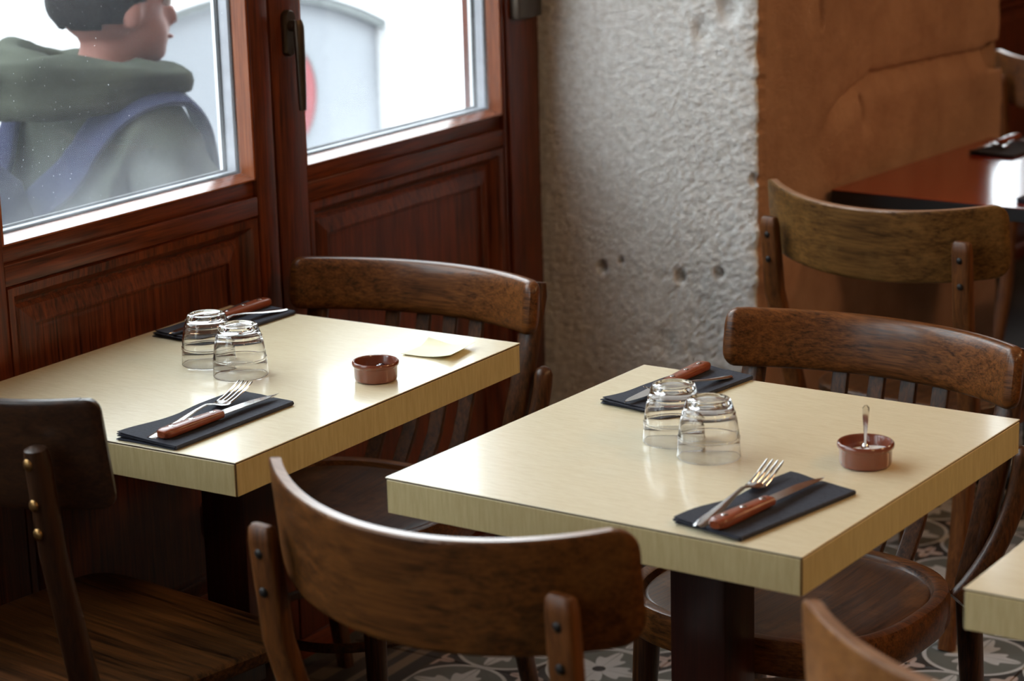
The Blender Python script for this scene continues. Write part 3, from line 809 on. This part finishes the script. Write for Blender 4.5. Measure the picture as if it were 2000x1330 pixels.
place('f', 'table_fork', 'steel fork lying behind the two glasses of the window table', 'fork', (.163, .729), (.128, .512), NZ + .0005, FG, pitch=.02)
place('f', 'table_fork', 'steel fork beside the knife on the near napkin of the middle table', 'fork', (1.332, .030), (1.326, .262), NZ + .0005, FG)
place('f', 'table_fork', 'steel fork lying behind the two glasses of the middle table', 'fork', (1.055, .674), (1.012, .492), NZ + .0005, FG, pitch=.02)
place('f', 'table_fork', 'steel fork shining on the far napkin of the red table', 'fork', (.735, 2.945), (.700, 2.745), NZ + .0005, FG)
place('k', 'table_knife', 'knife shining on the far napkin of the red table', 'knife', (.690, 2.955), (.668, 2.735), NZ - .0002, KG)

# tumblers standing upside down
def make_glass(label, loc, group):
    bm = bmesh.new(); H = .0815; wt = .0017
    outer = [(.0432, 0), (.0436, .0008), (.0434, .003), (.0430, .010), (.0423, .0245), (.0427, .0255), (.0427, .0262), (.0420, .0272), (.0420, .0282), (.0424, .0289), (.0416, .0300), (.0404, .042), (.0386, .053), (.0366, .061), (.0368, .0617), (.0368, .0623), (.0358, .063), (.0345, .0668), (.0327, .0725), (.0312, .0775), (.0298, .0802), (.0280, .0815), (.0250, .0815), (.0225, .0805), (.0195, .0793), (.010, .0788), (0, .0787)]
    inner = [(0, .0735), (.012, .0737), (.022, .0733), (.0268, .0718), (.0298, .0690), (.0328, .0630), (.0348, .0570), (.0372, .048), (.0390, .038), (.0404, .026), (.0412, .012), (.0415, .002), (.0420, 0)]
    prof = outer + inner
    lathe(bm, prof, 48, close=True)
    o = mk('tumbler', bm, M['glass'], None, True, loc, angle=60)
    return tag(o, label, 'glass', group)
GG = 'tumblers turned upside down on the tables'
make_glass('upturned tumbler on the window table, the front one nearer the fork', (.349, .370, .7502), GG)
make_glass('upturned tumbler on the window table, the rear one touching the far napkin', (.256, .405, .7502), GG)
make_glass('upturned tumbler on the middle table, the front one of its pair', (1.199, .320, .7502), GG)
make_glass('upturned tumbler on the middle table, the rear one half hidden by its twin', (1.122, .364, .7502), GG)

def make_bowl(label, loc, sc, group, fill):
    t = thing('terracotta_bowl', label, 'bowl', loc, 0, group)
    t.scale = (sc, sc, sc)
    bm = bmesh.new()
    prof = [(0, 0), (.029, 0), (.0325, .0015), (.0338, .005), (.0342, .022), (.0350, .0235), (.0368, .0250), (.0374, .0275), (.0368, .0305), (.0352, .0318), (.0335, .0312), (.0322, .0285), (.0312, .012), (.029, .006), (.022, .0045), (0, .0042)]
    lathe(bm, prof, 40); mk('bowl_body', bm, M['terracotta'], t)
    if fill == 'salt':
        bm = bmesh.new(); prof = [(.0312, .0055), (.0314, .016)]
        n = 24; rings = []
        rings = [[(r * math.cos(2 * PI * i / n), r * math.sin(2 * PI * i / n), .0165 + .004 * (1 - r / .031) + .0035 * noise.noise(Vector((r * 90 * math.cos(2 * PI * i / n), r * 90 * math.sin(2 * PI * i / n), 3))) + .003 * math.cos(2 * PI * i / n - .3) * r / .031) for i in range(n)] for r in (.0311, .025, .018, .011, .004)]
        loft(bm, rings); s = mk('salt', bm, M['salt'], t, True); s['kind'] = 'stuff'
    else:
        bm = bmesh.new(); rnd = random.Random(5); n = 24
        rings = [[(r * math.cos(2 * PI * i / n), r * math.sin(2 * PI * i / n), .0135 + .003 * noise.noise(Vector((r * 120 * math.cos(2 * PI * i / n), r * 120 * math.sin(2 * PI * i / n), 7)))) for i in range(n)] for r in (.0308, .022, .012, .003)]
        loft(bm, rings)
        for k in range(9):
            a = rnd.uniform(0, 2 * PI); r = rnd.uniform(.004, .024)
            ball(bm, (r * math.cos(a), r * math.sin(a), .0155 + rnd.uniform(0, .004)), rnd.uniform(.003, .006), 1.4, 1, .7, 8, 5)
        s = mk('residue', bm, M['residue'], t, True); s['kind'] = 'stuff'
    return t
BG = 'small glazed terracotta bowls'
make_bowl('small terracotta bowl with dark residue beside the sticky note', (.560, .440, .7502), .985, BG, 'dark')
make_bowl('small terracotta bowl of salt with a spoon standing in it', (1.402, .380, .7502), 1.03, BG, 'salt')
sp = thing('salt_spoon', 'small steel spoon standing upright in the terracotta bowl of salt', 'spoon', (1.396, .392, .7645))
bm = bmesh.new(); V0, V1 = Vector((0, 0, 0)), Vector((.010, -.022, .071))
ax = (V1 - V0).normalized(); side = Vector((.85, .53, 0)); side = (side - ax * side.dot(ax)).normalized()
tube(bm, [V0 + (V1 - V0) * u for u in (.08, .3, .55, .8, .95, 1.0)], [.0016, .0018, .0028, .0046, .0046, .002], 12, side, 3, [.0012, .0010, .0009, .0009, .0008, .0006])
mk('spoon_handle', bm, M['steel'], sp)
bm = bmesh.new(); ball(bm, (0, 0, .003), .009, .7, .5, 1.0, 14, 9); mk('spoon_bowl', bm, M['steel'], sp)

# yellow sticky note with curling sides and a bent-up corner
bm = bmesh.new(); n = 14
q = [Vector((.508, .582, 0)), Vector((.604, .584, 0)), Vector((.590, .678, 0)), Vector((.504, .668, 0))]
ctr = sum(q, Vector()) / 4
def NP(u, v, dz):
    p = q[0] * (1 - u) * (1 - v) + q[1] * u * (1 - v) + q[2] * u * v + q[3] * (1 - u) * v - ctr
    z = .0006 + .010 * max(0, u - .35) ** 2 * 2.0 + .004 * max(0, .4 - v) + .014 * max(0, v - .72) ** 1.2 * max(0, .5 - u) * 6
    return (p.x, p.y, z + dz)
top = [[bm.verts.new(NP(i / n, j / n, .0004)) for j in range(n + 1)] for i in range(n + 1)]
bot = [[bm.verts.new(NP(i / n, j / n, 0)) for j in range(n + 1)] for i in range(n + 1)]
for i in range(n):
    for j in range(n):
        bm.faces.new((top[i][j], top[i + 1][j], top[i + 1][j + 1], top[i][j + 1])); bm.faces.new((bot[i][j], bot[i][j + 1], bot[i + 1][j + 1], bot[i + 1][j]))
for i in range(n):
    bm.faces.new((top[i][0], bot[i][0], bot[i + 1][0], top[i + 1][0])); bm.faces.new((top[i][n], top[i + 1][n], bot[i + 1][n], bot[i][n]))
    bm.faces.new((top[0][i], top[0][i + 1], bot[0][i + 1], bot[0][i])); bm.faces.new((top[n][i], bot[n][i], bot[n][i + 1], top[n][i + 1]))
tag(mk('sticky_note', bm, M['paper'], None, True, (ctr.x, ctr.y, .7501)), 'pale yellow sticky note with a bent corner on the window table', 'note')

# ------------------------------------------------------------------ the street
GZ = -.42
structure('ground', B(-9, -.13, -7, 12, GZ - .1, GZ), M['pave'])
structure('trim_1', B(-.13, 0, -7, 12, GZ, -.06), M['facade'])
FX, YC0, YC1, ZSP, ZAP = -3.0, 3.56, 5.54, .64, .845
def arch_pts(y0, y1, zs, za, n=32):
    h = (y1 - y0) / 2; s = za - zs; rad = (h * h + s * s) / (2 * s); am = math.asin(h / rad); yc = (y0 + y1) / 2
    return [(yc + rad * math.sin(a), za - rad + rad * math.cos(a)) for a in (am * (2 * i / n - 1) for i in range(n + 1))]
ap = arch_pts(YC0, YC1, ZSP, ZAP)
bm = bmesh.new(); ZF = 2.5
def quad(bm, *p): bm.faces.new([bm.verts.new(x) for x in p])
quad(bm, (FX, -7, GZ), (FX, YC0, GZ), (FX, YC0, ZF), (FX, -7, ZF)); quad(bm, (FX, YC1, GZ), (FX, 12, GZ), (FX, 12, ZF), (FX, YC1, ZF))
for (a, b), (c, d) in zip(ap, ap[1:]):
    quad(bm, (FX, a, b), (FX, c, d), (FX, c, ZF), (FX, a, ZF)); quad(bm, (FX, a, b), (FX - .12, a, b), (FX - .12, c, d), (FX, c, d))
for y in (YC0, YC1): quad(bm, (FX, y, GZ), (FX - .12, y, GZ), (FX - .12, y, ZSP), (FX, y, ZSP))
quad(bm, (FX, -7, ZF), (FX, 12, ZF), (FX - .5, 12, ZF), (FX - .5, -7, ZF)); quad(bm, (FX - .5, -7, ZF), (FX - .5, 12, ZF), (FX - .5, 12, GZ), (FX - .5, -7, GZ))
fac = bpy.data.meshes.new('building_facade'); bm.to_mesh(fac); bm.free(); fac.materials.append(M['facade'])
fo = bpy.data.objects.new('building_facade', fac); COL.objects.link(fo)
tag(fo, 'white plastered building across the street, overexposed behind the window', 'building')
gt = thing('arched_gate', 'pale grey round-topped gate in the white wall across the street', 'gate', (FX - .06, (YC0 + YC1) / 2, GZ))
bm = bmesh.new(); yc = (YC0 + YC1) / 2
f = [bm.verts.new((0, y - yc, z - GZ)) for y, z in ap] + [bm.verts.new((0, YC1 - yc, 0)), bm.verts.new((0, YC0 - yc, 0))]
fc = bm.faces.new(f); r = bmesh.ops.extrude_face_region(bm, geom=[fc]); bmesh.ops.translate(bm, vec=(-.04, 0, 0), verts=[v for v in r['geom'] if isinstance(v, bmesh.types.BMVert)])
mk('gate_panel', bm, M['gate'], gt, False)
bm = bmesh.new(); rings = [[(.0, y - yc, z - GZ + .0), (.045, y - yc, z - GZ), (.045, y - yc, z - GZ - .035), (.0, y - yc, z - GZ - .035)] for y, z in ap]
loft(bm, rings); mk('arch_rim', bm, M['gate_rim'], gt, False)
sg = thing('round_sign', 'round red sign fixed on the grey arched gate, half hidden by the window post', 'sign', (FX - .055, 4.845, .40))
bm = bmesh.new(); lathe(bm, [(0, 0), (.228, 0), (.232, .004), (.228, .008), (0, .008)], 40)
for v in bm.verts: v.co = Vector((v.co.z + .004, v.co.x, v.co.y))
mk('sign_disc', bm, M['sign'], sg)
bm = bmesh.new(); lathe(bm, [(.226, -.002), (.236, -.002), (.236, .011), (.226, .011)], 40, close=True)
for v in bm.verts: v.co = Vector((v.co.z + .004, v.co.x, v.co.y))
mk('sign_rim', bm, M['gate_rim'], sg)

# ------------------------------------------------------------------ passer-by outside the left pane
def skin_mesh(nodes, edges, sub=2, root=0):
    me = bpy.data.meshes.new('tmp'); me.from_pydata([n[0] for n in nodes], edges, [])
    o = bpy.data.objects.new('tmp', me); COL.objects.link(o)
    md = o.modifiers.new('skin', 'SKIN'); md.use_smooth_shade = True
    for i, n in enumerate(nodes):
        r = n[1]; me.skin_vertices[0].data[i].radius = (r, r) if isinstance(r, (int, float)) else r
    me.skin_vertices[0].data[root].use_root = True
    s = o.modifiers.new('sub', 'SUBSURF'); s.levels = sub; s.render_levels = sub
    dg = bpy.context.evaluated_depsgraph_get(); ev = o.evaluated_get(dg)
    out = bpy.data.meshes.new_from_object(ev)
    bm = bmesh.new(); bm.from_mesh(out)
    bpy.data.objects.remove(o); bpy.data.meshes.remove(me); bpy.data.meshes.remove(out)
    return bm
def merge(bm, other):
    me = bpy.data.meshes.new('m'); other.to_mesh(me); other.free(); bm.from_mesh(me); bpy.data.meshes.remove(me)
def remesh(bm, vox):
    me = bpy.data.meshes.new('m'); bm.to_mesh(me); bm.free()
    o = bpy.data.objects.new('m', me); COL.objects.link(o)
    md = o.modifiers.new('r', 'REMESH'); md.mode = 'VOXEL'; md.voxel_size = vox; md.use_smooth_shade = True
    sm_ = o.modifiers.new('s', 'SMOOTH'); sm_.factor = .5; sm_.iterations = 3
    dg = bpy.context.evaluated_depsgraph_get(); out = bpy.data.meshes.new_from_object(o.evaluated_get(dg))
    b2 = bmesh.new(); b2.from_mesh(out)
    bpy.data.objects.remove(o); bpy.data.meshes.remove(me); bpy.data.meshes.remove(out)
    return b2
# local frame: +y is the way the person walks, feet at z=0, stature 1.74
per = thing('person', 'person in grey-green hooded jacket walking past outside the left pane', 'person', (-.66, 1.180, GZ), R(-16))
per.scale = (1.1, 1.1, 1.0)
J = dict(pel=(0, 0, .93), sp1=(0, .0, 1.08), sp2=(0, .0, 1.26), nb=(0, .01, 1.43), nk=(0, .025, 1.51), hd=(0, .040, 1.58),
         ls=(-.185, .01, 1.385), le=(-.25, -.12, 1.12), lw=(-.23, .02, .90), lh=(-.23, .05, .84),
         rs=(.185, .015, 1.385), re=(.235, .075, 1.11), rw=(.215, .26, .96), rh=(.21, .32, .93),
         lhp=(-.095, 0, .87), lk=(-.10, .14, .49), la=(-.10, .06, .09), lt=(-.10, .21, .04),
         rhp=(.095, 0, .87), rk=(.10, .0, .48), ra=(.10, -.20, .12), rt=(.10, -.09, .04))
def body_nodes(g=0.0, parts='all'):
    keys = ['pel', 'sp1', 'sp2', 'nb', 'nk', 'hd', 'ls', 'le', 'lw', 'lh', 'rs', 're', 'rw', 'rh', 'lhp', 'lk', 'la', 'lt', 'rhp', 'rk', 'ra', 'rt']
    rad = dict(pel=(.14, .105), sp1=(.13, .10), sp2=(.15, .11), nb=(.075, .07), nk=.056, hd=.058, ls=.062, le=.042, lw=.027, lh=.03, rs=.062, re=.042, rw=.027, rh=.03,
               lhp=.082, lk=.056, la=.038, lt=.032, rhp=.082, rk=.056, ra=.038, rt=.032)
    ed = [('pel', 'sp1'), ('sp1', 'sp2'), ('sp2', 'nb'), ('nb', 'nk'), ('nk', 'hd'), ('sp2', 'ls'), ('ls', 'le'), ('le', 'lw'), ('lw', 'lh'), ('sp2', 'rs'), ('rs', 're'), ('re', 'rw'), ('rw', 'rh'), ('pel', 'lhp'), ('lhp', 'lk'), ('lk', 'la'), ('la', 'lt'), ('pel', 'rhp'), ('rhp', 'rk'), ('rk', 'ra'), ('ra', 'rt')]
    return [(J[k], rad[k]) for k in keys], [(keys.index(a), keys.index(b)) for a, b in ed]
nd, ed = body_nodes(); bm = skin_mesh(nd, ed)
# head: cranium, jaw, nose, brow, ears
HC = Vector((0, .050, 1.628)); yaw_h = R(-6)
def H(x, y, z):
    c, s = math.cos(yaw_h), math.sin(yaw_h); return (HC.x + x * c - y * s, HC.y + x * s + y * c, HC.z + z)
def hball(b, c, r, sx, sy, sz, seg=18, rng=12):
    g = bmesh.ops.create_uvsphere(b, u_segments=seg, v_segments=rng, radius=r)
    for v in g['verts']: v.co = Vector(H(1.15 * (v.co.x * sx + c[0]), 1.15 * (v.co.y * sy + c[1]), 1.15 * (v.co.z * sz + c[2])))
hb = bmesh.new()
hball(hb, (0, -.008, .018), .088, .86, 1.06, 1.0); hball(hb, (0, .030, -.050), .066, .86, .95, .95); hball(hb, (0, .062, -.085), .030, 1.1, .9, .8)
hball(hb, (0, .098, -.022), .016, .75, 1.1, 1.5); hball(hb, (0, .106, -.034), .012, 1.1, 1, .8); hball(hb, (0, .080, .022), .030, 1.7, .5, .45); hball(hb, (0, .085, -.062), .014, 1.7, .7, .9)
for s in (-1, 1): hball(hb, (s * .080, -.004, -.012), .026, .35, .75, 1.2)
merge(bm, hb); bm = remesh(bm, .011)
# hands: palm and five fingers each
for s, w, h in ((-1, J['lw'], J['lh']), (1, J['rw'], J['rh'])):
    w, h = Vector(w), Vector(h); d = (h - w).normalized(); upv = Vector((1, 0, 0)); sd = d.cross(upv).normalized(); pn = sd.cross(d)
    hbm = bmesh.new(); tube(hbm, [w - d * .02, w + d * .03, w + d * .07, w + d * .10], [.024, .034, .040, .037], 12, sd, 2.6, [.020, .016, .015, .012])
    for k, L in enumerate((.066, .076, .070, .054)):
        b0 = w + d * .094 + sd * (-.027 + .018 * k)
        tube(hbm, [b0, b0 + d * L * .45 - pn * s * .008, b0 + d * L * .75 - pn * s * .022, b0 + d * L * .92 - pn * s * .036], [.009, .0085, .0078, .0055], 8)
    b0 = w + d * .03 - sd * .030
    tube(hbm, [b0, b0 + d * .025 - sd * .022, b0 + d * .055 - sd * .026 - pn * s * .008, b0 + d * .072 - sd * .020 - pn * s * .014], [.013, .011, .0095, .006], 8)
    merge(bm, hbm)
body = mk('body', bm, M['skin'], per, True, angle=80)
for s in (-1, 1):
    b = bmesh.new(); hball(b, (s * .030, .083, .004), .011, 1, .7, .8, 10, 8); mk('eye', b, M['eye'], body)
b = bmesh.new(); hball(b, (0, .0955, -.062), .011, 1.9, .45, .45, 12, 8); mk('mouth', b, M['lip'], body)
# hair: short dark cap, sides and nape
b = bmesh.new(); g = bmesh.ops.create_uvsphere(b, u_segments=36, v_segments=24, radius=.096)
for v in g['verts']:
    c = v.co.copy(); k = 1 + .05 * noise.noise(c * 60)
    v.co = Vector(H(1.15 * c.x * .90 * k, 1.15 * (c.y * 1.06 * k - .012), 1.15 * (c.z * 1.0 * k + .024)))
kill = []
ci, si = math.cos(-yaw_h), math.sin(-yaw_h)
for v in b.verts:
    q = v.co - HC; ly = q.x * si + q.y * ci; lz = q.z
    if lz < -.028 + max(0, ly) * 1.15 - (0.012 if ly < -.03 else 0): kill.append(v)
bmesh.ops.delete(b, geom=kill, context='VERTS')
r = bmesh.ops.extrude_face_region(b, geom=b.faces[:])
for v in [x for x in r['geom'] if isinstance(x, bmesh.types.BMVert)]: v.co += (HC - v.co).normalized() * .010
mk('hair', b, M['hair'], per)
# jacket: a loose shell over torso and arms with creases
jn = ['pel', 'sp1', 'sp2', 'nb', 'ls', 'le', 'lw', 'rs', 're', 'rw']
jr = dict(pel=(.185, .155), sp1=(.185, .155), sp2=(.20, .155), nb=(.115, .10), ls=.098, le=.078, lw=.056, rs=.102, re=.086, rw=.058)
P2 = dict(J); P2['nb'] = (0, .005, 1.42); P2['hem'] = (0, .0, .80); jn.append('hem'); jr['hem'] = (.175, .15)
je = [('pel', 'sp1'), ('sp1', 'sp2'), ('sp2', 'nb'), ('sp2', 'ls'), ('ls', 'le'), ('le', 'lw'), ('sp2', 'rs'), ('rs', 're'), ('re', 'rw'), ('pel', 'hem')]
bm = skin_mesh([(P2[k], jr[k]) for k in jn], [(jn.index(a), jn.index(c)) for a, c in je], 3)
bmesh.ops.recalc_face_normals(bm, faces=bm.faces[:]); bm.normal_update()
for v in bm.verts:
    w = noise.noise(Vector((v.co.x * 5, v.co.y * 9, v.co.z * 14))); w2 = noise.noise(Vector((v.co.x * 14, v.co.y * 18 + v.co.z * 12, v.co.z * 22)))
    v.co += v.normal * (.024 * w + .012 * w2)
jk = mk('jacket', bm, M['jacket'], per, True, angle=80)
# hood lying in folds behind the neck
bm = bmesh.new(); n = 40; m = 14; vr = []
for i in range(n):
    a = 2 * PI * i / n; bk = .5 - .5 * math.sin(a)       # 1 at the back
    rx, ry = .135 + .045 * bk, .110 + .085 * bk
    cxh = Vector((rx * math.cos(a), .015 + ry * math.sin(a) - .02 * bk, 1.475 + .055 * bk))
    th = .042 + .030 * bk; ring = []
    for j in range(m):
        b_ = 2 * PI * j / m
        rad = th * (1 + .30 * math.sin(3 * b_ + 2.0 * math.sin(2 * a)) * (.4 + bk * .6) + .35 * noise.noise(Vector((math.cos(a) * 2.2, math.sin(a) * 2.2, b_ * .9))))
        dirv = Vector((math.cos(a), math.sin(a), 0))
        ring.append(bm.verts.new(cxh + dirv * rad * math.cos(b_) + Vector((0, 0, 1)) * rad * .80 * math.sin(b_) - Vector((0, 0, .04 * bk * (1 if math.cos(b_) > 0 else .3)))))
    vr.append(ring)
for i in range(n):
    for j in range(m): bm.faces.new((vr[i][j], vr[(i + 1) % n][j], vr[(i + 1) % n][(j + 1) % m], vr[i][(j + 1) % m]))
bmesh.ops.smooth_vert(bm, verts=bm.verts[:], factor=.4, use_axis_x=True, use_axis_y=True, use_axis_z=True)
mk('hood', bm, M['hood_cloth'], per, True, angle=80)
# trousers and shoes
tn = ['pel', 'lhp', 'lk', 'la', 'rhp', 'rk', 'ra']; tr = dict(pel=(.155, .125), lhp=.098, lk=.075, la=.06, rhp=.098, rk=.075, ra=.06)
te = [('pel', 'lhp'), ('lhp', 'lk'), ('lk', 'la'), ('pel', 'rhp'), ('rhp', 'rk'), ('rk', 'ra')]
mk('trousers', skin_mesh([(J[k], tr[k]) for k in tn], [(tn.index(a), tn.index(c)) for a, c in te], 2), M['trousers'], per, True, angle=80)
for a, c in (('la', 'lt'), ('ra', 'rt')):
    p, q = Vector(J[a]), Vector(J[c]); p.z = .055; q.z = .045; d = (q - p).normalized()
    b = bmesh.new(); tube(b, [p - d * .075, p - d * .06, p, p + d * .09, p + d * .17, p + d * .195], [.02, .038, .045, .048, .040, .02], 14, (1, 0, 0), 2.6, [.02, .045, .052, .042, .032, .02])
    mk('shoe', b, M['shoe'], per)
# backpack worn on both shoulders
from mathutils.bvhtree import BVHTree
s_bvh = []
bp = thing('backpack', 'slate-blue backpack with a wide strap on the passer-by', 'backpack', (-.66, 1.180, GZ), R(-16))
bp.scale = (1.1, 1.1, 1.0)
bm = bmesh.new(); rings = []
for k, (z, w, d) in enumerate(((.92, .12, .05), (.94, .15, .085), (1.05, .165, .105), (1.22, .165, .10), (1.32, .145, .08), (1.36, .10, .045))):
    rings.append([(u * w, -.30 + v * d, z + .004 * math.sin(7 * u)) for u, v in sect(24, 3.2)])
loft(bm, rings); mk('bag_body', bm, M['bag'], bp, True, angle=60)
bm = bmesh.new(); rings = []
for z, w, d in ((.95, .10, .02), (.97, .115, .035), (1.06, .12, .04), (1.10, .105, .02)): rings.append([(u * w, -.395 + v * d, z) for u, v in sect(20, 3)])
loft(bm, rings); mk('front_pocket', bm, M['bag'], bp, True, angle=60)
for s in (-1, 1):
    pts = [(s * .085, -.255, 1.20), (s * .095, -.255, 1.27), (s * .125, -.215, 1.335), (s * .165, -.125, 1.405), (s * .190, .0, 1.465), (s * .185, .085, 1.44), (s * .150, .160, 1.35), (s * .12, .175, 1.25), (s * .12, .16, 1.13), (s * .13, .08, 1.02), (s * .13, -.10, .97), (s * .12, -.22, .955)]
    fine = []
    P_ = [Vector(x) for x in pts]
    for i in range(len(P_) - 1):
        p0, p1, p2, p3 = P_[max(i - 1, 0)], P_[i], P_[i + 1], P_[min(i + 2, len(P_) - 1)]
        for k in range(5):
            t_ = k / 5; fine.append(.5 * ((2 * p1) + (p2 - p0) * t_ + (2 * p0 - 5 * p1 + 4 * p2 - p3) * t_ ** 2 + (3 * p1 - p0 - 3 * p2 + p3) * t_ ** 3))
    fine.append(P_[-1])
    if not s_bvh: s_bvh.append(BVHTree.FromPolygons([v.co.copy() for v in jk.data.vertices], [tuple(p.vertices) for p in jk.data.polygons]))
    b = bmesh.new(); rings = []
    path = []
    for i, p in enumerate(fine):
        q, nrm, _, dd = s_bvh[0].find_nearest(p)
        if i > 8: path.append((q + nrm * .024, nrm))
        else: path.append((p.lerp(q + nrm * .024, i / 9), nrm))
    pp = [a_[0] for a_ in path]
    for _ in range(10): pp = [pp[0]] + [(pp[i - 1] + pp[i] * 2 + pp[i + 1]) / 4 for i in range(1, len(pp) - 1)] + [pp[-1]]
    for i, p in enumerate(pp):
        t_ = (pp[min(i + 1, len(pp) - 1)] - pp[max(i - 1, 0)]).normalized(); nrm = sum((path[k][1] for k in range(max(0, i - 5), min(len(path), i + 6))), Vector()).normalized()
        sd = t_.cross(nrm).normalized(); nn = sd.cross(t_)
        w_ = .045 if i < 38 else .015; h_ = .010 if i < 38 else .004
        rings.append([p + sd * (u * w_) + nn * (v * h_) for u, v in sect(14, 3.5)])
    loft(b, rings)
    mk('shoulder_strap', b, M['strap'], bp)
bpy.context.view_layer.update()
